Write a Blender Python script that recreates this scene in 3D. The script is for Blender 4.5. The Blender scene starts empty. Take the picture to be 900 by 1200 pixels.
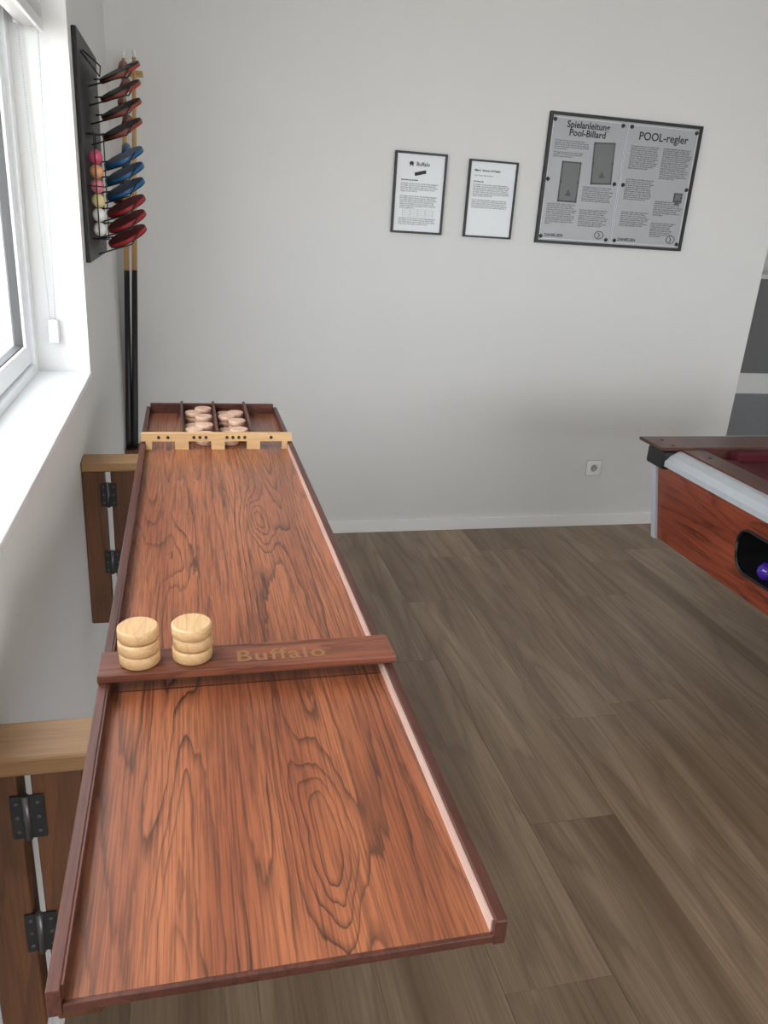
import bpy, bmesh, math, random
from mathutils import Vector, Matrix, Euler
random.seed(7)
scene = bpy.context.scene
COL = scene.collection
scene.view_settings.view_transform = 'Standard'

# ------------------------------------------------------------------ helpers
def link(o):
    COL.objects.link(o); return o

def empty(name, loc=(0,0,0)):
    e = bpy.data.objects.new(name, None); e.empty_display_size = .05
    e.location = loc; link(e); return e

def put(o, parent):
    if parent is not None:
        o.parent = parent
        o.matrix_parent_inverse = Matrix.Translation(-Vector(parent.location))
    return o

def mesh_obj(name, bm, mats, parent=None, smooth=False, bevel=0, seg=2):
    me = bpy.data.meshes.new(name)
    bm.normal_update(); bm.to_mesh(me); bm.free()
    if not isinstance(mats, (list, tuple)): mats = [mats]
    for m in mats: me.materials.append(m)
    if smooth:
        for p in me.polygons: p.use_smooth = True
    o = bpy.data.objects.new(name, me); link(o)
    if bevel:
        b = o.modifiers.new('bevel', 'BEVEL'); b.width = bevel; b.segments = seg
        b.limit_method = 'ANGLE'; b.angle_limit = math.radians(40)
    return put(o, parent)

def bbox(bm, x0,x1,y0,y1,z0,z1, mi=0):
    v = [bm.verts.new(p) for p in [(x0,y0,z0),(x1,y0,z0),(x1,y1,z0),(x0,y1,z0),(x0,y0,z1),(x1,y0,z1),(x1,y1,z1),(x0,y1,z1)]]
    fs = [(0,3,2,1),(4,5,6,7),(0,1,5,4),(1,2,6,5),(2,3,7,6),(3,0,4,7)]
    out = []
    for f in fs:
        fc = bm.faces.new([v[i] for i in f]); fc.material_index = mi; out.append(fc)
    return v, out

def box(name, x0,x1,y0,y1,z0,z1, mat, parent=None, bevel=0, seg=2):
    bm = bmesh.new(); bbox(bm, x0,x1,y0,y1,z0,z1)
    return mesh_obj(name, bm, mat, parent, bevel=bevel, seg=seg)

def boxes(name, lst, mat, parent=None, bevel=0):
    bm = bmesh.new()
    for b in lst: bbox(bm, *b)
    return mesh_obj(name, bm, mat, parent, bevel=bevel)

def hexa(name, pts, mat, parent=None, bevel=0):
    bm = bmesh.new()
    v = [bm.verts.new(p) for p in pts]
    for f in [(0,3,2,1),(4,5,6,7),(0,1,5,4),(1,2,6,5),(2,3,7,6),(3,0,4,7)]:
        bm.faces.new([v[i] for i in f])
    return mesh_obj(name, bm, mat, parent, bevel=bevel)

def rings(bm, pts, rads, seg=16, mi=0, cap=True):
    """swept tube through pts with radii"""
    pts = [Vector(p) for p in pts]
    prev = None; allr = []
    up = None
    for i, p in enumerate(pts):
        if i == 0: t = pts[1]-pts[0]
        elif i == len(pts)-1: t = pts[-1]-pts[-2]
        else: t = (pts[i+1]-pts[i]).normalized() + (pts[i]-pts[i-1]).normalized()
        t.normalize()
        if up is None:
            up = Vector((0,0,1)) if abs(t.z) < .9 else Vector((1,0,0))
        a = t.cross(up).normalized(); b = a.cross(t).normalized(); up = b
        r = [bm.verts.new(p + (a*math.cos(2*math.pi*k/seg) + b*math.sin(2*math.pi*k/seg))*rads[i]) for k in range(seg)]
        if prev:
            for k in range(seg):
                f = bm.faces.new([prev[k], prev[(k+1)%seg], r[(k+1)%seg], r[k]]); f.material_index = mi; f.smooth = True
        prev = r; allr.append(r)
    if cap:
        f = bm.faces.new(allr[0][::-1]); f.material_index = mi
        f = bm.faces.new(allr[-1]); f.material_index = mi
    bmesh.ops.recalc_face_normals(bm, faces=bm.faces)

def tube(name, pts, r, mat, parent=None, seg=12):
    bm = bmesh.new()
    rads = r if isinstance(r, (list, tuple)) else [r]*len(pts)
    rings(bm, pts, rads, seg)
    return mesh_obj(name, bm, mat, parent)

def disc(bm, c, r, h, seg=40, bev=.002, mi=0):
    """puck, axis Z, bottom at c.z"""
    x,y,z = c
    prof = [(r-bev,0),(r,bev),(r,h-bev),(r-bev,h)]
    pr = None; first=None
    for (rr,zz) in prof:
        ring = [bm.verts.new((x+rr*math.cos(2*math.pi*k/seg), y+rr*math.sin(2*math.pi*k/seg), z+zz)) for k in range(seg)]
        if pr:
            for k in range(seg):
                f = bm.faces.new([pr[k],pr[(k+1)%seg],ring[(k+1)%seg],ring[k]]); f.material_index=mi; f.smooth=(rr==r and True)
        else: first = ring
        pr = ring
    f=bm.faces.new(first[::-1]); f.material_index=mi
    f=bm.faces.new(pr); f.material_index=mi

# ------------------------------------------------------------------ materials
def srgb(r,g,b):
    def c(v):
        v/=255.; return v/12.92 if v<=.04045 else ((v+.055)/1.055)**2.4
    return (c(r),c(g),c(b),1)

class NT:
    def __init__(s, name):
        s.m = bpy.data.materials.new(name); s.m.use_nodes=True
        s.t = s.m.node_tree; s.p = s.t.nodes['Principled BSDF']; s.out = s.t.nodes['Material Output']
    def n(s, typ, **kw):
        nd = s.t.nodes.new(typ)
        for k,v in kw.items(): setattr(nd,k,v)
        return nd
    def l(s,a,b): s.t.links.new(a,b)
    def math(s, op, a, b=None, c=None, clamp=False):
        nd = s.n('ShaderNodeMath', operation=op); nd.use_clamp = clamp
        for i,v in enumerate((a,b,c)):
            if v is None: continue
            if isinstance(v,(int,float)): nd.inputs[i].default_value=v
            else: s.l(v, nd.inputs[i])
        return nd.outputs[0]
    def vmath(s, op, a, b=None):
        nd = s.n('ShaderNodeVectorMath', operation=op)
        for i,v in enumerate((a,b)):
            if v is None: continue
            if isinstance(v,(tuple,list)): nd.inputs[i].default_value=v
            else: s.l(v, nd.inputs[i])
        return nd
    def noise(s, vec, scale=1, detail=3, rough=.5, dist=0):
        nd = s.n('ShaderNodeTexNoise'); s.l(vec, nd.inputs['Vector'])
        nd.inputs['Scale'].default_value=scale; nd.inputs['Detail'].default_value=detail
        nd.inputs['Roughness'].default_value=rough; nd.inputs['Distortion'].default_value=dist
        return nd.outputs['Fac']
    def ramp(s, fac, stops, interp='LINEAR'):
        nd = s.n('ShaderNodeValToRGB'); nd.color_ramp.interpolation=interp
        el = nd.color_ramp.elements
        while len(el)<len(stops): el.new(.5)
        for e,(p,c) in zip(el,stops):
            e.position=p; e.color = c if len(c)==4 else (*c,1)
        s.l(fac, nd.inputs['Fac']); return nd.outputs['Color']
    def mix(s, fac, a, b, mode='MIX'):
        nd = s.n('ShaderNodeMix', data_type='RGBA', blend_type=mode)
        if isinstance(fac,(int,float)): nd.inputs[0].default_value=fac
        else: s.l(fac, nd.inputs[0])
        for i,v in ((6,a),(7,b)):
            if isinstance(v,(tuple,list)): nd.inputs[i].default_value=v
            else: s.l(v, nd.inputs[i])
        return nd.outputs[2]
    def bump(s, h, strength=.1, dist=.001):
        nd = s.n('ShaderNodeBump'); nd.inputs['Strength'].default_value=strength
        nd.inputs['Distance'].default_value=dist; s.l(h, nd.inputs['Height'])
        s.l(nd.outputs[0], s.p.inputs['Normal'])

def plain(name, col, rough=.5, metal=0, var=.04, vscale=30, bump=0, coat=0):
    w = NT(name); tc = w.n('ShaderNodeTexCoord').outputs['Object']
    nz = w.noise(tc, vscale, 3)
    dark = tuple(c*(1-var*2) for c in col[:3])+(1,)
    lite = tuple(min(1,c*(1+var)) for c in col[:3])+(1,)
    w.l(w.mix(nz, dark, lite), w.p.inputs['Base Color'])
    w.p.inputs['Roughness'].default_value=rough; w.p.inputs['Metallic'].default_value=metal
    if coat: w.p.inputs['Coat Weight'].default_value=coat
    if bump: w.bump(nz, bump, .002)
    return w.m

def wood(name, light, mid, dark, axis='Y', sx=6, sy=1.0, lines=12, line_w=.5, line_s=.7, eyes=(), rough=.4,
         fiber=.25, fx=220, fy=7, seedv=(0,0,0), bump=.05, coat=0, spec=.5, ramp0=.55, jit_a=.45, broad_s=(9,1.3)):
    w = NT(name); tc = w.n('ShaderNodeTexCoord').outputs['Object']
    if axis!='Y':
        sp = w.n('ShaderNodeSeparateXYZ'); w.l(tc, sp.inputs[0]); cb = w.n('ShaderNodeCombineXYZ')
        o = {'X':(1,0,2),'Z':(0,2,1)}[axis]
        for i,k in enumerate(o): w.l(sp.outputs[k], cb.inputs[i])
        tc = cb.outputs[0]
    base = w.vmath('ADD', tc, seedv).outputs[0]
    st = w.vmath('MULTIPLY', base, (sx, sy, sx)).outputs[0]
    F = w.noise(st, 1, 1.5, .45, .15)
    F = w.math('MULTIPLY', F, lines)
    if eyes:
        wob = w.n('ShaderNodeTexNoise'); w.l(w.vmath('MULTIPLY', base, (14,4,14)).outputs[0], wob.inputs['Vector'])
        wob.inputs['Scale'].default_value=1; wob.inputs['Detail'].default_value=3
        wv = w.vmath('SUBTRACT', wob.outputs['Color'], (.5,.5,.5)).outputs[0]
        wv = w.vmath('MULTIPLY', wv, (.034,.17,0)).outputs[0]
        tcw = w.vmath('ADD', tc, wv).outputs[0]
    for (cx,cy,rx,ry,A) in eyes:
        d = w.vmath('SUBTRACT', tcw, (cx,cy,0)).outputs[0]
        d = w.vmath('MULTIPLY', d, (1/rx,1/ry,0)).outputs[0]
        q = w.vmath('DOT_PRODUCT', d, d).outputs['Value']
        g = w.math('EXPONENT', w.math('MULTIPLY', q, -1))
        F = w.math('ADD', F, w.math('MULTIPLY', g, A))
    jit = w.noise(w.vmath('MULTIPLY', base, (120, 14, 120)).outputs[0], 1, 2)
    F = w.math('ADD', F, w.math('MULTIPLY', jit, jit_a))
    fr = w.math('FRACT', F)
    rr = w.ramp(fr, [(0,(1,1,1)),(line_w*.35,(.45,.45,.45)),(line_w,(0,0,0)),(.93,(0,0,0)),(1,(1,1,1))])
    amp = w.noise(w.vmath('MULTIPLY', base, (14,2.5,14)).outputs[0], 1, 3)
    amp = w.ramp(amp, [(.3,(.3,.3,.3)),(.65,(1,1,1))])
    lm = w.math('MULTIPLY', w.math('MULTIPLY', rr, amp), line_s)
    broad = w.noise(w.vmath('MULTIPLY', base, (broad_s[0],broad_s[1],broad_s[0])).outputs[0], 1, 3)
    c = w.mix(w.ramp(broad, [(.35,(0,0,0)),(.65,(1,1,1))]), light, mid)
    fib = w.noise(w.vmath('MULTIPLY', base, (fx,fy,fx)).outputs[0], 1, 4, .6)
    fibr = w.ramp(fib, [(.38,(1,1,1)),(ramp0,(0,0,0))])
    c = w.mix(w.math('MULTIPLY', fibr, fiber), c, dark)
    c = w.mix(lm, c, dark)
    w.l(c, w.p.inputs['Base Color'])
    w.p.inputs['Roughness'].default_value=rough
    w.p.inputs['Specular IOR Level'].default_value=spec
    if coat: w.p.inputs['Coat Weight'].default_value=coat; w.p.inputs['Coat Roughness'].default_value=.25
    if bump: w.bump(fib, bump, .001)
    return w.m

M = {}
ROSE = (srgb(164,98,63), srgb(136,76,48), srgb(44,23,18))
M['table_top'] = wood('rosewood_veneer', *ROSE, sx=8, sy=.55, lines=24, line_w=.34, line_s=.9,
    eyes=[(.146,1.60,.026,.15,4.5),(.136,.66,.026,.125,5),(-.03,1.40,.022,.13,3),(-.02,.66,.02,.3,3)],
    rough=.34, fiber=.5, fx=420, fy=9, spec=.5, coat=.3, ramp0=.56, jit_a=.5, broad_s=(16,1.6))
M['rail'] = wood('rosewood_rail', srgb(98,54,41), srgb(80,43,33), srgb(40,21,17), sx=30, sy=1.5, lines=5, rough=.4, fiber=.4)
M['bar'] = wood('rosewood_crossbar', srgb(130,75,53), srgb(106,58,41), srgb(50,26,20), axis='X', sx=24, sy=2, lines=8, rough=.38, fiber=.45)
M['rail_sheen'] = wood('pale_rail_sheen', srgb(202,176,164), srgb(188,160,146), srgb(146,112,98), sx=20, sy=1, lines=4, line_s=.3, rough=.35, fiber=.3)  # window sheen on the rail put into a pale wood colour
M['beech'] = wood('beech_wood', srgb(218,182,134), srgb(204,164,114), srgb(160,118,76), axis='X', sx=18, sy=3, lines=4, line_s=.3, rough=.5, fiber=.25)
M['puck'] = wood('beech_puck_wood', srgb(204,168,122), srgb(192,154,108), srgb(148,106,70), axis='Y', sx=25, sy=6, lines=5, line_s=.3, rough=.45, fiber=.25, fx=400, fy=30)
M['puck_pink'] = wood('pink_beech_puck_wood', srgb(224,186,162), srgb(212,172,146), srgb(170,124,100), sx=25, sy=6, lines=4, line_s=.25, rough=.45, fiber=.2)
M['bracket'] = wood('stained_pine_post', srgb(108,68,40), srgb(88,54,30), srgb(50,28,17), axis='Z', sx=12, sy=1.2, lines=7, line_s=.5, rough=.5, fiber=.3)
M['arm'] = wood('pine_arm', srgb(164,128,88), srgb(146,110,72), srgb(104,72,44), axis='X', sx=14, sy=1.5, lines=6, line_s=.4, rough=.5, fiber=.3)
M['pool_wood'] = wood('pool_cabinet_veneer', srgb(160,78,52), srgb(134,58,38), srgb(60,24,18), sx=6, sy=.7, lines=16, line_s=.75, line_w=.4, rough=.3, fiber=.45, coat=.3)
M['pool_rim'] = wood('pool_rim_wood', srgb(98,56,43), srgb(80,43,34), srgb(44,23,18), sx=8, sy=1, lines=6, line_s=.5, rough=.35, fiber=.3)
M['wall'] = plain('wall_paint', srgb(225,225,223), .85, var=.012, vscale=5, bump=.0)
M['ceil'] = plain('ceiling_paint', srgb(238,237,234), .9, var=.01, vscale=5)
M['trim'] = plain('white_trim', srgb(242,242,240), .45, var=.01)
M['upvc'] = plain('white_window_frame', srgb(238,240,242), .3, var=.01)
M['black'] = plain('black_plastic', (.010,.010,.011,1), .45)
M['gasket'] = plain('gray_gasket', (.06,.06,.06,1), .6)
M['metal'] = plain('dark_steel', (.05,.05,.052,1), .42, metal=.7)
M['steel'] = plain('worn_steel', (.14,.14,.145,1), .4, metal=.8)
M['alu'] = plain('brushed_aluminium', srgb(200,206,212), .4, metal=.3)
M['white'] = plain('white_plastic', srgb(226,226,226), .35, var=.01)
M['paper'] = plain('white_paper', srgb(224,228,230), .35, var=.01)
M['board_paper'] = plain('gray_printed_paper', srgb(170,172,175), .35, var=.02, vscale=12)
M['ink'] = plain('black_ink', (.02,.02,.02,1), .6)
M['ink_soft'] = plain('gray_ink', (.09,.09,.09,1), .6)
M['diagram'] = plain('gray_diagram_ink', srgb(110,113,112), .5)
M['gold'] = plain('gold_print', srgb(132,92,56), .4)
M['cloth'] = plain('red_cloth', srgb(84,14,24), .95, vscale=300, var=.1)
M['bat_blue'] = plain('blue_plastic', srgb(28,98,152), .4)
M['bat_red'] = plain('red_rubber', srgb(168,32,38), .5)
M['bat_black'] = plain('black_rubber', srgb(24,22,24), .5)
M['bat_edge'] = plain('bat_plywood', srgb(140,70,42), .5)
M['cue'] = wood('cue_maple', srgb(200,158,104), srgb(186,144,92), srgb(140,102,64), axis='Z', sx=40, sy=1, lines=4, line_s=.2, rough=.35, fiber=.2)
M['gray_panel'] = plain('gray_panel', srgb(136,138,140), .5)
M['gray_dark'] = plain('dark_gray_panel', srgb(122,122,124), .5)

# floor material with per-plank random attribute
w = NT('oak_laminate')
tc = w.n('ShaderNodeTexCoord').outputs['Object']
at = w.n('ShaderNodeAttribute', attribute_name='rnd').outputs['Color']
sep = w.n('ShaderNodeSeparateColor'); w.l(at, sep.inputs[0])
off = w.vmath('MULTIPLY', at, (37, 53, 11)).outputs[0]
b0 = w.vmath('ADD', tc, off).outputs[0]
F = w.math('MULTIPLY', w.noise(w.vmath('MULTIPLY', b0, (5,.6,5)).outputs[0],1,2,.5,.2), 10)
F = w.math('ADD', F, w.math('MULTIPLY', w.noise(w.vmath('MULTIPLY', b0, (60,5,60)).outputs[0],1,2), .5))
rg = w.ramp(w.math('FRACT', F), [(0,(1,1,1)),(.3,(.3,.3,.3)),(.7,(0,0,0)),(.9,(.3,.3,.3)),(1,(1,1,1))])
br = w.noise(w.vmath('MULTIPLY', b0, (8,.55,8)).outputs[0],1,3,.5,.3)
c = w.mix(w.ramp(br,[(.32,(0,0,0)),(.68,(1,1,1))]), srgb(174,151,126), srgb(128,106,84))
c = w.mix(w.math('MULTIPLY', rg, .38), c, srgb(92,73,55))
fb = w.noise(w.vmath('MULTIPLY', b0, (150,3,150)).outputs[0],1,4,.65)
c = w.mix(w.math('MULTIPLY', w.ramp(fb,[(.4,(1,1,1)),(.6,(0,0,0))]), .30), c, srgb(92,73,55))
tone = w.math('ADD', w.math('MULTIPLY', sep.outputs[0], .12), .91)
cv = w.vmath('SCALE', c); w.l(tone, cv.inputs['Scale'])
w.l(cv.outputs[0], w.p.inputs['Base Color'])
w.p.inputs['Roughness'].default_value=.36
w.bump(fb, .10, .001)
M['floor']=w.m

# window glass (thin pane: clear with angle-dependent reflection)
w = NT('window_glass')
lw = w.n('ShaderNodeLayerWeight'); lw.inputs[0].default_value=.5
fac = w.math('ADD', w.math('MULTIPLY', w.math('POWER', lw.outputs['Facing'], 5), .5), .03)
tr = w.n('ShaderNodeBsdfTransparent'); gl = w.n('ShaderNodeBsdfGlossy'); gl.inputs['Roughness'].default_value=.02
mx = w.n('ShaderNodeMixShader'); w.l(fac, mx.inputs[0]); w.l(tr.outputs[0], mx.inputs[1]); w.l(gl.outputs[0], mx.inputs[2])
w.l(mx.outputs[0], w.out.inputs['Surface'])
M['glass']=w.m

# ------------------------------------------------------------------ room
XL=-.272; YB=3.585; ZC=2.6; YR=-3.0; XR=5.4; YF=5.6
WY0,WY1,WZ0,WZ1 = -.3,2.42,1.0,2.12
box('ground_outside', -12, 12, -10, 12, -.5, -.32, plain('pale_gravel', (.62,.57,.5,1), .9))
# floor planks
me = bpy.data.meshes.new('floor'); verts=[]; faces=[]; cols=[]
PL=1.29; g=.0002
ends={.86:2.81,1.11:1.95,1.61:2.78,.61:1.07,1.36:3.3,.36:2.2,.11:.7}
x=.11-.25*3; ci=0
while x<XR+.1:
    k=round(x,2); e = ends.get(k, random.random()*PL)
    y = e - PL*math.ceil((e-YR)/PL)
    while y<YF:
        y0=max(y,YR-.15); y1=min(y+PL,YF+.1); x0=max(x,XL-.15); x1=min(x+.25,XR+.1)
        if y1-y0>.01 and x1-x0>.005:
            b=len(verts); r=(random.random(),random.random(),random.random(),1)
            ch=.0006
            verts += [(x0+g,y0+g,-.0006),(x1-g,y0+g,-.0006),(x1-g,y1-g,-.0006),(x0+g,y1-g,-.0006),
                      (x0+g+ch,y0+g+ch,0),(x1-g-ch,y0+g+ch,0),(x1-g-ch,y1-g-ch,0),(x0+g+ch,y1-g-ch,0)]
            fs=[(4,5,6,7),(0,1,5,4),(1,2,6,5),(2,3,7,6),(3,0,4,7)]
            faces += [tuple(b+i for i in f) for f in fs]; cols += [r]*5
        y+=PL
    x+=.25
b=len(verts); q=[(XL-.2,YR-.2),(XR+.2,YR-.2),(XR+.2,YF+.2),(XL-.2,YF+.2)]
verts += [(a,c_,-.002) for a,c_ in q]+[(a,c_,-.3) for a,c_ in q]
faces += [tuple(b+i for i in f) for f in [(0,1,2,3),(7,6,5,4),(0,4,5,1),(1,5,6,2),(2,6,7,3),(3,7,4,0)]]; cols += [(.5,.5,.5,1)]*6
me.from_pydata(verts,[],faces)
a = me.attributes.new('rnd','FLOAT_COLOR','FACE')
for i,cc in enumerate(cols): a.data[i].color = cc
me.materials.append(M['floor']); me.materials.append(plain('joint_dark',(.05,.04,.03,1),.8))
for p in me.polygons[-6:]: p.material_index=1
fl=bpy.data.objects.new('floor',me); link(fl)

boxes('wall_left', [(XL-.2,XL,YR-.2,WY0,0,ZC),(XL-.2,XL,WY1,YF,0,ZC),(XL-.2,XL,WY0,WY1,0,WZ0),(XL-.2,XL,WY0,WY1,WZ1,ZC)], M['wall'])
box('wall_back', XL, 2.82, YB, YB+.15, 0, ZC, M['wall'])
box('wall_far', XL, XR+.15, YF, YF+.15, 0, ZC, M['wall'])
box('wall_right', XR, XR+.15, YR, YF, 0, ZC, M['wall'])
RX0,RX1,RZ0,RZ1=1.2,4.8,.05,2.25  # rear opening out of view, added for fill light
boxes('wall_rear', [(XL,RX0,YR-.15,YR,0,ZC),(RX1,XR+.15,YR-.15,YR,0,ZC),(RX0,RX1,YR-.15,YR,RZ1,ZC),(RX0,RX1,YR-.15,YR,0,RZ0)], M['wall'])
box('ceiling', XL-.2, XR+.15, YR-.2, YF+.15, ZC, ZC+.12, M['ceil'])
box('baseboard_back', XL+.012, 2.82, YB-.014, YB, 0, .062, M['trim'], bevel=.002)
box('baseboard_left', XL, XL+.012, YR, YB, 0, .06, M['trim'], bevel=.002)

# window left
W1 = empty('window_1', (-.43,1.06,1.0))
XI=-.41
box('sill', XI-.005, XL+.004, WY0+.002, WY1-.002, 1.0, 1.018, M['upvc'], W1, bevel=.003)
def frame_boxes(x0,x1,ya,yb,za,zb,t):
    return [(x0,x1,ya,ya+t,za,zb),(x0,x1,yb-t,yb,za,zb),(x0,x1,ya+t,yb-t,za,za+t),(x0,x1,ya+t,yb-t,zb-t,zb)]
boxes('outer_frame', frame_boxes(-.47,XI,WY0+.001,WY1-.001,1.0,WZ1-.001,.045), M['upvc'], W1, bevel=.003)
ym=(WY0+WY1)/2
box('mullion',-.47,XI,ym-.03,ym+.03,1.045,WZ1-.045,M['upvc'],W1,bevel=.003)
for i,(a0,a1) in enumerate(((WY0+.045,ym-.03),(ym+.03,WY1-.045))):
    boxes('sash_%d'%(i+1), frame_boxes(-.465,-.42,a0+.002,a1-.002,1.047,WZ1-.047,.055), M['upvc'], W1, bevel=.004)
    boxes('gasket_%d'%(i+1), frame_boxes(-.452,-.428,a0+.056,a1-.056,1.101,WZ1-.101,.004), M['gasket'], W1)
    box('pane_%d'%(i+1), -.442,-.438,a0+.055,a1-.055,1.10,WZ1-.10,M['glass'],W1)
# roller blind
RB = empty('roller_blind',(-.365,1.06,1.94))
ZBL=1.910
tube('roll',[(-.362,WY0+.02,ZBL),(-.362,WY1-.03,ZBL)],.036,M['white'],RB,32)
box('end_bracket',-.395,-.33,WY1-.028,WY1-.002,ZBL-.03,ZBL+.04,M['white'],RB,bevel=.004)
box('bottom_bar',-.334,-.325,WY0+.02,WY1-.03,ZBL-.045,ZBL-.02,M['white'],RB,bevel=.002)
bm=bmesh.new()
for (xa,xb) in ((-.385,-.366),(-.338,-.352)):
    n=120
    for i in range(n+1):
        t=i/n
        bmesh.ops.create_icosphere(bm,subdivisions=1,radius=.0024,matrix=Matrix.Translation((xa+(xb-xa)*t,2.398,1.90-(.74)*t)))
    rings(bm,[(xa,2.398,1.90),(xb,2.398,1.16)],[.0007]*2,6)
mesh_obj('bead_chain',bm,M['alu'],RB,smooth=True)
box('chain_tensioner',-.373,-.346,2.39,WY1,1.10,1.165,M['white'],RB,bevel=.005)

# rear window frame, unseen, added behind the photographer to bring in fill light
W2 = empty('added_fill_window', (2.5,YR,1.2))
def fb2(xa,xb,za,zb,t,y0,y1): return [(xa,xa+t,y0,y1,za,zb),(xb-t,xb,y0,y1,za,zb),(xa+t,xb-t,y0,y1,za,za+t),(xa+t,xb-t,y0,y1,zb-t,zb)]
boxes('outer_frame', fb2(RX0,RX1,RZ0,RZ1,.06,YR-.12,YR-.05)+[((RX0+RX1)/2-.04,(RX0+RX1)/2+.04,YR-.12,YR-.05,RZ0+.06,RZ1-.06)], M['upvc'], W2)

# area beyond the opening
CB = empty('storage_cabinet',(3.9,5.3,0))
box('carcass',3.2,5.2,5.15,5.598,0,1.26,M['trim'],CB,bevel=.003)
for i in range(3):
    a0=3.26+i*.64
    box('upper_door_%d'%(i+1),a0,a0+.6,5.13,5.15,.55,1.23,M['gray_dark'],CB,bevel=.003)
    box('lower_door_%d'%(i+1),a0,a0+.6,5.13,5.15,.06,.39,M['gray_panel'],CB,bevel=.003)

# ------------------------------------------------------------------ shuffleboard
ZT=.885; ZS=.866; TX0,TX1=-.126,.2825; TY0,TY1=.51,2.546
S = empty('shuffleboard_table',(.08,1.5,.86))
box('playing_board',TX0+.010,TX1-.010,TY0+.006,TY1-.01,.858,ZS,M['table_top'],S)
box('front_edge',TX0+.012,TX1-.012,TY0+.001,TY0+.0058,.8565,ZS+.0005,M['rail'],S,bevel=.001)
box('rail_left',TX0,TX0+.012,TY0,TY1,.855,ZT,M['rail'],S,bevel=.0015)
box('rail_right',TX1-.0125,TX1,TY0,TY1,.855,ZT,M['rail'],S,bevel=.0015)
GY0,GY1=2.130,2.146
box('rail_sheen_right',TX1-.0145,TX1-.0125,TY0+.006,GY0-.002,ZS,ZT-.004,M['rail_sheen'],S)  # pale layer painting the sheen on the rail's inner face
box('side_strip_left',TX0+.012,TX0+.014,TY0+.006,GY0-.002,ZS,ZT-.001,M['rail'],S)
box('end_rail',TX0+.012,TX1-.0125,TY1-.012,TY1,.855,ZT+.012,M['rail'],S,bevel=.0015)
cw=(TX1-TX0-.024)/4; cx0=TX0+.012
for k in (1,2,3):
    xx=cx0+cw*k; box('divider_%d'%k,xx-.004,xx+.004,GY1+.001,TY1-.0125,ZS,.906,M['rail'],S,bevel=.001)
# gate
lst=[(TX0+.002,TX1-.002,GY0,GY1,.889,.911)]
ow=.060; lastx=TX0+.0145
for k in range(4):
    c_=cx0+cw*(k+.5)
    lst.append((lastx,c_-ow/2,GY0,GY1,ZS,.889)); lastx=c_+ow/2
lst.append((lastx,TX1-.015,GY0,GY1,ZS,.889))
boxes('scoring_gate',lst,M['beech'],S)
bm=bmesh.new()
for k,n in enumerate((2,3,4,1)):
    c_=cx0+cw*(k+.5)
    pts={1:[(0,0)],2:[(-.012,0),(.012,0)],3:[(-.016,0),(0,0),(.016,0)],4:[(-.024,0),(-.008,0),(.008,0),(.024,0)]}[n]
    for (dx,dz) in pts:
        rings(bm,[(c_+dx,GY0+.001,.900+dz),(c_+dx,GY0-.0006,.900+dz)],[.0045]*2,14)
mesh_obj('gate_pips',bm,M['ink'],S)
# crossbar
BY0,BY1=.966,1.03; BZ=.897
box('crossbar',TX0-.001,TX1+.005,BY0,BY1,ZT,BZ,M['bar'],S,bevel=.0015)
def text(name, body, size, x, y, z, mat, parent, align='LEFT', flat=False, width=None, bold=0, space=1.0, ext=.0003):
    cu=bpy.data.curves.new(name,'FONT'); cu.body=body; cu.size=size; cu.align_x=align
    cu.extrude=ext; cu.offset=bold; cu.space_line=space; cu.resolution_u=3
    if width:
        cu.text_boxes[0].width=width
        if align=='CENTER': cu.text_boxes[0].x=-width/2
    cu.materials.append(mat)
    o=bpy.data.objects.new(name,cu); link(o); o.location=(x,y,z)
    o.rotation_euler=(0,0,0) if flat else (math.pi/2,0,0)
    return put(o,parent)
tt=text('gold_lettering','Buffalo',.041,.122,BY0+.014,BZ+.0002,M['gold'],S,'CENTER',flat=True,bold=.0006,ext=.0002)
tt.data.space_character=1.13
box('fold_hinge_seam',TX0+.013,TX1-.015,.972,.974,ZS-.0002,ZS+.0004,M['rail'],S)

# pucks
def stack(name,x,y,z,n,mat,r=.0275,h=.0185):
    bm=bmesh.new()
    for i in range(n):
        disc(bm,(x+random.uniform(-.0015,.0015),y+random.uniform(-.0015,.0015),z+i*h),r,h-.0006)
    return mesh_obj(name,bm,mat)
stack('wooden_puck_stack',-.073,.999,BZ+.0004,3,M['puck'])
stack('wooden_puck_stack',-.002,1.003,BZ+.0004,3,M['puck'])
bm=bmesh.new()
for comp in (1,2):
    xa=cx0+cw*comp
    for i in range(7):
        yy=2.185+i*.0495; xx=xa+(.034 if i%2==comp%2 else .064)
        for k in range(2 if (i+comp)%4 else 1):
            disc(bm,(xx,yy,ZS+.0004+k*.0155),.0255,.015,32)
mesh_obj('wooden_puck_pile',bm,M['puck_pink'])

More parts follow.
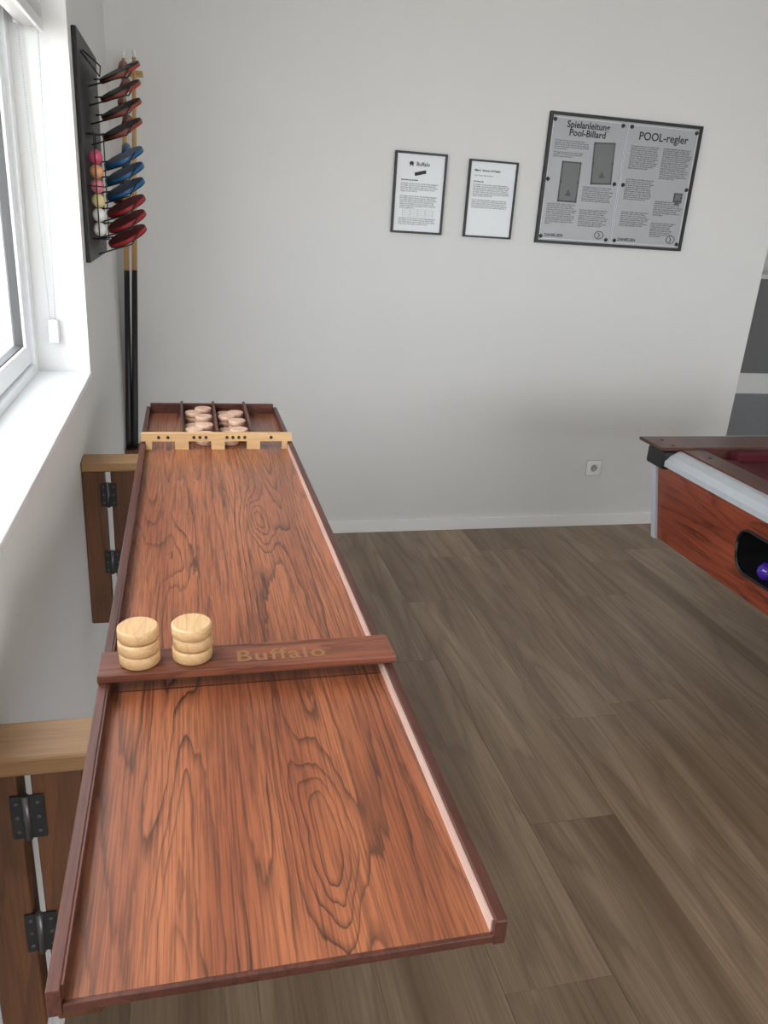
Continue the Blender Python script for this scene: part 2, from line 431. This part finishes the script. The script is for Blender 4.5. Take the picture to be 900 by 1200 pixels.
# ------------------------------------------------------------------ folding wall brackets
def bracket(y0):
    B=empty('folding_wall_bracket',(XL+.05,y0+.04,.6))
    y1=y0+.075
    box('arm',XL+.001,.24,y0-.004,y1,.828,.8545,M['arm'],B,bevel=.004)
    box('wall_post',XL+.001,-.216,y0,y0+.045,.385,.8275,M['bracket'],B,bevel=.003)
    box('swing_post',-.200,-.140,y0,y0+.04,.40,.8275,M['bracket'],B,bevel=.003)
    hexa('brace',[(-.14,y0+.005,.40),(-.14,y0+.03,.40),(-.14,y0+.03,.44),(-.14,y0+.005,.44),
                  (.12,y0+.005,.79),(.12,y0+.03,.79),(.12,y0+.03,.8275),(.12,y0+.005,.8275)],M['bracket'],B)
    for i,zc in enumerate((.765,.572)):
        boxes('hinge_leaves_%d'%(i+1),[(-.226,-.211,y0-.003,y0,zc-.033,zc+.033),(-.205,-.186,y0-.003,y0,zc-.033,zc+.033)],M['metal'],B,bevel=.0008)
        bm=bmesh.new()
        rings(bm,[(-.208,y0-.003,zc-.034),(-.208,y0-.003,zc+.034)],[.0045]*2,16)
        for sx_ in (-.219,-.194):
            for sz in (-.022,0,.022):
                rings(bm,[(sx_,y0-.002,zc+sz),(sx_,y0-.004,zc+sz)],[.003,.002],10)
        mesh_obj('hinge_knuckle_%d'%(i+1),bm,M['steel'],B)
bracket(.865); bracket(2.06)

# ------------------------------------------------------------------ wall frames
def pic_frame(name,x0,x1,z0,z1,t,mat_paper):
    E=empty(name,((x0+x1)/2,YB-.01,(z0+z1)/2))
    y0,y1=YB-.018,YB-.0005
    bm=bmesh.new()
    for b_ in [(x0,x0+t,y0,y1,z0,z1),(x1-t,x1,y0,y1,z0,z1),(x0+t,x1-t,y0,y1,z0,z0+t),(x0+t,x1-t,y0,y1,z1-t,z1)]: bbox(bm,*b_)
    mesh_obj('frame',bm,M['black'],E,bevel=.001)
    box('sheet',x0+t,x1-t,YB-.010,YB-.0006,z0+t,z1-t,mat_paper,E)
    return E
YP=YB-.0105
LOR=("Die Kugeln werden mit der weissen Kugel angespielt. Der Spieler, der den Anstoss gewinnt, beginnt das Spiel. "
"Jeder Spieler spielt so lange, bis er einen Fehler macht oder keine Kugel versenkt. Danach ist der Gegner an der Reihe und setzt das Spiel fort. "
"Die schwarze Kugel darf erst gespielt werden, wenn alle anderen Kugeln der eigenen Gruppe versenkt sind. ")
F1=pic_frame('framed_instruction_sheet',.884,1.116,1.425,1.754,.009,M['paper'])
text('title','Buffalo',.022,1.010,YP,1.700,M['ink'],F1,'CENTER',bold=.0003)
bm=bmesh.new()
bmesh.ops.create_uvsphere(bm,u_segments=12,v_segments=8,radius=.01,matrix=Matrix.Translation((.958,YP,1.709))@Matrix.Diagonal((1,.03,.75,1)))
bbox(bm,.950,.954,YP-.0004,YP+.0004,1.697,1.707); bbox(bm,.962,.966,YP-.0004,YP+.0004,1.697,1.707)
mesh_obj('logo',bm,M['ink'],F1)
bm=bmesh.new(); v_,f_=bbox(bm,-.026,.026,-.0005,.0005,-.007,.007)
bmesh.ops.transform(bm,matrix=Matrix.Translation((1.0,YP,1.672))@Matrix.Rotation(math.radians(-14),4,'Y'),verts=bm.verts)
mesh_obj('board_picture',bm,M['ink'],F1)
text('heading','Spielanleitung Sjoelbak',.0085,.915,YP,1.640,M['ink'],F1,bold=.0002)
text('body',LOR[:230],.0078,.915,YP,1.626,M['ink_soft'],F1,width=.17)
text('body_2',LOR[:330],.0078,.915,YP,1.575,M['ink_soft'],F1,width=.17)
lst=[(.93,1.07,YP-.0003,YP+.0003,1.525-.006*i,1.5254-.006*i) for i in range(6)]+[(a_,a_+.0005,YP-.0003,YP+.0003,1.495,1.525) for a_ in (.93,.965,1.0,1.035,1.07)]
boxes('score_table',lst,M['ink_soft'],F1)
text('body_3',LOR[:200],.0078,.915,YP,1.485,M['ink_soft'],F1,width=.17)
F2=pic_frame('framed_instruction_sheet',1.219,1.446,1.425,1.746,.008,M['paper'])
text('heading','Billard - Queues und Kugeln',.0105,1.245,YP,1.700,M['ink'],F2,bold=.0003)
text('sub','Liebe Gaeste, bitte beachten:',.0075,1.245,YP,1.680,M['ink_soft'],F2)
text('heading_2','Wir bitten Sie',.008,1.245,YP,1.655,M['ink'],F2,bold=.0002)
text('body',LOR[:420],.0076,1.245,YP,1.643,M['ink_soft'],F2,width=.175)
text('body_2',LOR[60:330],.0076,1.245,YP,1.580,M['ink_soft'],F2,width=.175)

# pool rules notice board
NX0,NX1,NZ0,NZ1=1.568,2.326,1.419,1.964
NB=pic_frame('pool_rules_notice_board',NX0,NX1,NZ0,NZ1,.013,M['board_paper'])
xm=(NX0+NX1)/2
box('center_seam',xm-.004,xm+.004,YB-.014,YB-.0095,NZ0+.013,NZ1-.013,M['alu'],NB)
box('center_seam_line',xm-.0008,xm+.0008,YB-.0145,YB-.0139,NZ0+.013,NZ1-.013,M['ink'],NB)
boxes('inner_border',[(NX0+.018,NX0+.0205,YP-.0004,YP+.0004,NZ0+.02,NZ1-.02),(NX1-.0205,NX1-.018,YP-.0004,YP+.0004,NZ0+.02,NZ1-.02),
  (NX0+.018,NX1-.018,YP-.0004,YP+.0004,NZ1-.022,NZ1-.020),(NX0+.018,NX1-.018,YP-.0004,YP+.0004,NZ0+.020,NZ0+.022)],M['white'],NB)
bm=bmesh.new()
for sx_ in (NX0+.026,xm-.022,xm+.022,NX1-.026):
    for sz in (NZ0+.03,(NZ0+NZ1)/2,NZ1-.03):
        rings(bm,[(sx_,YB-.0098,sz),(sx_,YB-.015,sz)],[.009,.0075],18)
mesh_obj('fixing_screws',bm,M['ink'],NB)
xl=(NX0+xm)/2; xr=(xm+NX1)/2
text('title_left','Spielanleitung\nPool-Billard',.038,xl,YP,1.907,M['ink'],NB,'CENTER',bold=.0008,space=.85)
text('title_right','POOL-regler',.047,xr,YP,1.885,M['ink'],NB,'CENTER',bold=.0006)
def ptab(name,cx,cz,w_,h_,rot):
    bm=bmesh.new()
    bbox(bm,-w_/2,w_/2,-.0006,.0004,-h_/2,h_/2,1)
    bbox(bm,-w_/2+.007,w_/2-.007,-.0009,.0004,-h_/2+.007,h_/2-.007,0)
    for sx_ in (-1,1):
        for sz in (-1,0,1):
            rings(bm,[(sx_*(w_/2-.005),-.0004,sz*(h_/2-.005)),(sx_*(w_/2-.005),-.0014,sz*(h_/2-.005))],[.006]*2,12,1)
    for i in range(5):
        for j in range(i+1):
            rings(bm,[((j-i/2)*.006,-.0004,-h_*.2-i*.0055),((j-i/2)*.006,-.0014,-h_*.2-i*.0055)],[.0028]*2,8,1)
    bmesh.ops.transform(bm,matrix=Matrix.Translation((cx,YP,cz))@Matrix.Rotation(math.radians(rot),4,'Y'),verts=bm.verts)
    mesh_obj(name,bm,[M['diagram'],M['ink_soft']],NB)
ptab('table_diagram',1.852,1.772,.105,.175,-3); ptab('table_diagram_2',1.70,1.685,.095,.17,0)
ptab('table_diagram_3',2.262,1.655,.045,.04,0)
sm=.0084
text('column_1',(LOR*2)[:210],sm,1.605,YP,1.850,M['ink_soft'],NB,width=.17)
text('column_2',LOR[:110],sm,1.605,YP,1.802,M['ink_soft'],NB,width=.16)
text('column_3',(LOR*2)[:340],sm,1.770,YP,1.668,M['ink_soft'],NB,width=.155)
text('column_4',(LOR*3)[100:520],sm,1.605,YP,1.588,M['ink_soft'],NB,width=.15)
text('column_5',(LOR*3)[60:420],sm,1.770,YP,1.570,M['ink_soft'],NB,width=.155)
text('column_6',(LOR*3)[:480],sm,1.98,YP,1.855,M['ink_soft'],NB,width=.15)
text('column_7',(LOR*3)[30:680],sm,2.145,YP,1.855,M['ink_soft'],NB,width=.155)
text('column_8',(LOR*4)[200:640],sm,1.98,YP,1.715,M['ink_soft'],NB,width=.15)
text('column_9',(LOR*3)[100:400],sm,2.145,YP,1.63,M['ink_soft'],NB,width=.155)
text('column_10',(LOR*3)[300:560],sm,2.145,YP,1.535,M['ink_soft'],NB,width=.13)
text('column_11',(LOR*3)[100:420],sm,1.98,YP,1.575,M['ink_soft'],NB,width=.15)
text('maker_left','DANIELSEN',.018,1.61,YP,1.450,M['ink'],NB,bold=.0004)
text('maker_right','DANIELSEN',.018,1.985,YP,1.450,M['ink'],NB,bold=.0004)
bm=bmesh.new()
for cx in (1.885,2.262):
    n=20
    rings(bm,[(cx+.022*math.cos(2*math.pi*i/n),YP-.0003,1.468+.017*math.sin(2*math.pi*i/n)) for i in range(n+1)],[.0018]*(n+1),6)
    rings(bm,[(cx-.006,YP-.0003,1.478),(cx+.004,YP-.0003,1.468),(cx-.004,YP-.0003,1.456)],[.002]*3,6)
mesh_obj('maker_emblems',bm,M['ink_soft'],NB)

# wall socket
SO=empty('wall_socket',(2.059,YB,.323))
box('plate',2.059-.04,2.059+.04,YB-.009,YB-.0005,.283,.363,M['trim'],SO,bevel=.003)
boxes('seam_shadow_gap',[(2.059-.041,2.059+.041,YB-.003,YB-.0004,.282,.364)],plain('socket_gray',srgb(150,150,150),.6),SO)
bm=bmesh.new(); n=28
rings(bm,[(2.059+.023*math.cos(2*math.pi*i/n),YB-.0095,.323+.023*math.sin(2*math.pi*i/n)) for i in range(n+1)],[.003]*(n+1),8)
mesh_obj('rim',bm,M['trim'],SO)
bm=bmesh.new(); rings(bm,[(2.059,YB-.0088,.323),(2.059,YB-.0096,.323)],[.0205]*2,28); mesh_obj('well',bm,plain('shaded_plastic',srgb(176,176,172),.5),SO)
bm=bmesh.new()
for dx in (-.0095,.0095): rings(bm,[(2.059+dx,YB-.009,.323),(2.059+dx,YB-.0103,.323)],[.0032]*2,12)
rings(bm,[(2.059,YB-.009,.333),(2.059,YB-.014,.333)],[.0025]*2,12)
mesh_obj('holes',bm,M['ink'],SO)

# ------------------------------------------------------------------ table tennis rack
R=empty('table_tennis_bat_rack',(XL+.01,2.75,1.6))
box('back_panel',XL+.001,XL+.014,2.49,3.02,1.315,1.905,M['black'],R,bevel=.002)
def bat(name,z,mats,yc,tilt,yaw,pitch):
    bm=bmesh.new(); n=32; r=.066
    outline=[]
    for k in range(n):
        a_=2*math.pi*k/n; outline.append((r*math.cos(a_), r*1.04*math.sin(a_)))
    def slab(z0,z1,sc,mi):
        lo=[bm.verts.new((x_*sc,y_*sc,z0)) for x_,y_ in outline]; hi=[bm.verts.new((x_*sc,y_*sc,z1)) for x_,y_ in outline]
        for k in range(n):
            f=bm.faces.new([lo[k],lo[(k+1)%n],hi[(k+1)%n],hi[k]]); f.material_index=mi
        f=bm.faces.new(lo[::-1]); f.material_index=mi; f=bm.faces.new(hi); f.material_index=mi
    slab(-.003,.003,1,1); slab(.003,.0065,.985,0); slab(-.0065,-.003,.985,2)
    rings(bm,[(0,-.05,0),(0,-.075,0),(0,-.12,0),(0,-.158,0)],[.006,.0115,.0125,.015],14,1)
    bmesh.ops.transform(bm,matrix=Matrix.Translation((XL+.098,yc,z))@Matrix.Rotation(math.radians(-tilt),4,'Y')@Matrix.Rotation(math.radians(pitch),4,'X')@Matrix.Rotation(math.radians(yaw),4,'Z'),verts=bm.verts)
    mesh_obj(name,bm,mats,R)
zs=[1.845,1.795,1.745,1.69,1.61,1.565,1.52,1.47,1.425,1.38]
kk=['d','d','d','d','b','b','b','r','r','r']
for i,(z_,k_) in enumerate(zip(zs,kk)):
    mats={'d':[M['bat_black'],M['bat_edge'],M['bat_red']],'b':[M['bat_blue'],M['bat_blue'],M['bat_black']],'r':[M['bat_red'],M['bat_red'],M['bat_black']]}[k_]
    bat('bat_%d'%(i+1),z_,mats,2.80,28,180+random.uniform(-12,12),12)
    tube('hook_%d'%(i+1),[(XL+.012,2.72,z_-.055),(XL+.115,2.72,z_-.020),(XL+.135,2.73,z_+.015)],.0022,M['black'],R,8)
    tube('hook_b_%d'%(i+1),[(XL+.012,2.90,z_-.015),(XL+.115,2.90,z_+.0),(XL+.135,2.90,z_+.03)],.0022,M['black'],R,8)
cols_=[srgb(226,226,220),srgb(226,226,220),srgb(220,206,144),srgb(216,130,140),srgb(224,158,112),srgb(206,84,120)]
for i,c_ in enumerate(cols_):
    bm=bmesh.new(); bmesh.ops.create_uvsphere(bm,u_segments=20,v_segments=14,radius=.0190,matrix=Matrix.Translation((XL+.037,2.56,1.405+i*.0385)))
    mesh_obj('ball_%d'%(i+1),bm,plain('ball_paint_%d'%(i+1),c_,.4),R,smooth=True)
for i,(dx,dy) in enumerate(((.037,-.024),(.061,0),(.037,.024))):
    tube('ball_cage_wire_%d'%(i+1),[(XL+dx,2.56+dy,1.375),(XL+dx,2.56+dy,1.66)],.0016,M['black'],R,8)
for i,zz in enumerate((1.378,1.52,1.655)):
    n=20; tube('ball_cage_ring_%d'%(i+1),[(XL+.037+.0225*math.cos(2*math.pi*k/n),2.56+.0225*math.sin(2*math.pi*k/n),zz) for k in range(n+1)],.0016,M['black'],R,6)
tube('top_wire',[(XL+.012,2.56,1.86),(XL+.06,2.56,1.80),(XL+.06,2.60,1.83),(XL+.012,2.62,1.87)],.002,M['black'],R,8)

# ------------------------------------------------------------------ cues and rack
CR=empty('cue_rack',(-.2,YB,1.2))
box('top_holder',-.225,-.135,YB-.075,YB-.001,1.93,1.945,M['cue'],CR,bevel=.003)
box('bottom_holder',-.268,-.18,YB-.12,YB-.001,.44,.465,M['bracket'],CR,bevel=.003)
for (xb,xt,yy,L) in ((-.254,-.20,3.51,1.0),(-.230,-.162,3.505,1.06)):
    Q=empty('pool_cue',(xb,yy,.47))
    b0=Vector((xb,yy,.467)); t0=Vector((xt,yy-.025,1.90+.1*L))
    def P(t): return tuple(b0.lerp(t0,t))
    tube('butt',[P(0),P(.02),P(.49)],[.012,.0145,.0108],M['black'],Q,16)
    tube('shaft',[P(.49),P(.75),P(.985)],[.0107,.009,.0068],M['cue'],Q,16)
    tube('tip',[P(.985),P(1)],[.0069,.0065],M['white'],Q,12)

# ------------------------------------------------------------------ pool table
PT=empty('pool_table',(2.28,1.3,0))
PX0,PX1,PY0,PY1=1.60,2.96,.30,2.37
i_=.035
cab=hexa('cabinet',[(PX0+i_,PY0+i_,.47),(PX1-i_,PY0+i_,.47),(PX1-i_,PY1-i_,.47),(PX0+i_,PY1-i_,.47),
   (PX0,PY0,.765),(PX1,PY0,.765),(PX1,PY1,.765),(PX0,PY1,.765)],M['pool_wood'],PT)
# ball return opening cut with boolean
def rounded_prism(y0,y1,z0,z1,x0,x1,r,seg=8):
    bm=bmesh.new(); pts=[]
    for (cy,cz,a0) in ((y1-r,z1-r,0),(y0+r,z1-r,90),(y0+r,z0+r,180),(y1-r,z0+r,270)):
        for k in range(seg+1):
            a_=math.radians(a0+90*k/seg); pts.append((cy+r*math.cos(a_),cz+r*math.sin(a_)))
    lo=[bm.verts.new((x0,p[0],p[1])) for p in pts]; hi=[bm.verts.new((x1,p[0],p[1])) for p in pts]; n=len(pts)
    for k in range(n): bm.faces.new([lo[k],lo[(k+1)%n],hi[(k+1)%n],hi[k]])
    bm.faces.new(lo[::-1]); bm.faces.new(hi); bmesh.ops.recalc_face_normals(bm,faces=bm.faces)
    return bm,pts
bm,pts=rounded_prism(1.28,1.895,.548,.688,PX0-.1,PX0+.16,.05)
me=bpy.data.meshes.new('cut'); bm.to_mesh(me); bm.free()
me.materials.append(M['pool_wood'])
cut=bpy.data.objects.new('cut',me); link(cut)
bo=cab.modifiers.new('opening','BOOLEAN'); bo.operation='DIFFERENCE'; bo.object=cut; bo.solver='EXACT'
bpy.context.view_layer.update()
dg=bpy.context.evaluated_depsgraph_get()
nm=bpy.data.meshes.new_from_object(cab.evaluated_get(dg)); cab.modifiers.clear(); cab.data=nm
nm.materials.clear(); nm.materials.append(M['pool_wood']); nm.materials.append(M['black'])
for p in nm.polygons:
    c_=p.center
    p.material_index = 1 if (1.27<c_.y<1.90 and .54<c_.z<.695 and c_.x<PX0+.17 and abs(p.normal.x)<.9 or (abs(c_.x-PX0-.16)<.002)) else 0
bpy.data.objects.remove(cut)
def facex(z): return PX0+i_*(.765-z)/(.765-.47)
tube('opening_trim',[(facex(z)-.001,y,z) for (y,z) in pts+[pts[0]]],.005,M['black'],PT,8)
for i,(yb,c_) in enumerate(((1.80,srgb(70,40,150)),(1.735,srgb(220,180,40)),(1.67,srgb(190,30,30)))):
    bm=bmesh.new(); bmesh.ops.create_uvsphere(bm,u_segments=28,v_segments=18,radius=.028,matrix=Matrix.Translation((PX0+.06,yb,.5765)))
    mesh_obj('return_ball_%d'%(i+1),bm,plain('ball_resin_%d'%(i+1),c_,.1),PT,smooth=True)
# corner metal strips
for i,(sx_,sy_) in enumerate(((PX0,PY1),(PX1,PY1),(PX0,PY0),(PX1,PY0))):
    dx=i_ if sx_==PX0 else -i_; dy=i_ if sy_==PY0 else -i_
    q=.012
    hexa('corner_strip_%d'%(i+1),[(sx_+dx-q,sy_+dy-q,.465),(sx_+dx+q,sy_+dy-q,.465),(sx_+dx+q,sy_+dy+q,.465),(sx_+dx-q,sy_+dy+q,.465),
       (sx_-q,sy_-q,.765),(sx_+q,sy_-q,.765),(sx_+q,sy_+q,.765),(sx_-q,sy_+q,.765)],M['alu'],PT,bevel=.003)
# sloped side bands
def band(name,xo,xi):
    y0,y1=PY0-.02,2.30
    bm=bmesh.new(); prof=[(xo,.750),(xo,.768),(xo+(xi-xo)*.3,.787),(xo+(xi-xo)*.7,.797),(xi,.80),(xi,.765)]
    a_=[bm.verts.new((x,y0,z)) for x,z in prof]; b_=[bm.verts.new((x,y1,z)) for x,z in prof]; n=len(prof)
    for k in range(n): 
        f=bm.faces.new([a_[k],a_[(k+1)%n],b_[(k+1)%n],b_[k]])
    bm.faces.new(a_[::-1]); bm.faces.new(b_); bmesh.ops.recalc_face_normals(bm,faces=bm.faces)
    mesh_obj(name,bm,M['alu'],PT)
band('side_band_left',PX0-.016,PX0+.044); band('side_band_right',PX1+.016,PX1-.044)
for i,(xa,xb) in enumerate(((PX0-.022,PX0+.06),(PX1-.06,PX1+.022))):
    box('corner_cap_%d'%(i+1),xa,xb,2.29,2.40,.735,.799,M['black'],PT,bevel=.01)
    box('corner_cap_%d'%(i+3),xa,xb,PY0-.03,PY0+.06,.735,.799,M['black'],PT,bevel=.01)
boxes('rim_sides',[(PX0+.0445,PX0+.0555+.075,PY0+.06,2.30,.765,.806),(PX1-.0555-.075,PX1-.0445,PY0+.06,2.30,.765,.806)],M['pool_rim'],PT,bevel=.002)
boxes('rim_ends',[(PX0-.03,PX1+.03,2.30,2.45,.80,.812),(PX0+.05,PX1-.05,2.30,2.42,.765,.80),(PX0-.03,PX1+.03,PY0-.06,PY0+.06,.80,.812)],M['pool_rim'],PT,bevel=.003)
bm=bmesh.new()
for yy in (2.40,2.33): disc(bm,(PX0+.03,yy,.8115),.006,.0025,14,bev=.001)
for yy in (2.2,1.9,1.6,1.3,1.0): disc(bm,(PX0+.09,yy,.8055),.006,.0025,14,bev=.001)
mesh_obj('rim_bolts',bm,M['metal'],PT)
box('bed',PX0+.13,PX1-.13,PY0+.06,2.30,.765,.772,M['cloth'],PT)
cu_=.05
boxes('cushions',[(PX0+.131,PX0+.131+cu_,PY0+.17,1.26,.772,.803),(PX0+.131,PX0+.131+cu_,1.38,2.19,.772,.803),
   (PX1-.131-cu_,PX1-.131,PY0+.17,1.26,.772,.803),(PX1-.131-cu_,PX1-.131,1.38,2.19,.772,.803),
   (PX0+.24,PX1-.24,2.25,2.30,.772,.803),(PX0+.24,PX1-.24,PY0+.06,PY0+.11,.772,.803)],M['cloth'],PT,bevel=.006)
bm=bmesh.new()
for cx in (PX0+.165,PX1-.165):
    for cy in (PY0+.095,1.32,2.265): disc(bm,(cx,cy,.7722),.045,.003,28)
mesh_obj('pockets',bm,M['black'],PT)
hexa('pedestal',[(2.2,.7,.0),(2.62,.7,0),(2.62,1.9,0),(2.2,1.9,0),(2.2,.7,.4705),(2.62,.7,.4705),(2.62,1.9,.4705),(2.2,1.9,.4705)],M['black'],PT,bevel=.005)

# ------------------------------------------------------------------ light
wd=bpy.data.worlds.new('sky'); scene.world=wd; wd.use_nodes=True
bg=wd.node_tree.nodes['Background']; bg.inputs[0].default_value=(.91,.955,1,1); bg.inputs[1].default_value=7.7
def portal(name,loc,rot,sx_,sy_):
    ld=bpy.data.lights.new(name,'AREA'); ld.shape='RECTANGLE'; ld.size=sx_; ld.size_y=sy_
    ld.cycles.is_portal=True
    o=bpy.data.objects.new(name,ld); o.location=loc; o.rotation_euler=rot; link(o)
portal('sky_portal_left',(-.48,ym,1.55),(0,math.radians(-90),0),1.15,2.75)
portal('sky_portal_rear',((RX0+RX1)/2,YR-.16,(RZ0+RZ1)/2),(math.radians(90),0,0),RX1-RX0,RZ1-RZ0)

# ------------------------------------------------------------------ camera
cd=bpy.data.cameras.new('camera'); cam=bpy.data.objects.new('camera',cd); link(cam)
cd.sensor_fit='VERTICAL'; cd.sensor_height=36; cd.sensor_width=27; cd.lens=926/1200*36
r_=Vector((.97098,-.23063,.06325)); u_=Vector((.02414,.35767,.93351)); f_=Vector((.23792,.90492,-.35283))
mt=Matrix((( r_.x,u_.x,-f_.x,0),(r_.y,u_.y,-f_.y,0),(r_.z,u_.z,-f_.z,1.5),(0,0,0,1)))
cam.matrix_world=mt; cd.clip_start=.02
scene.camera=cam
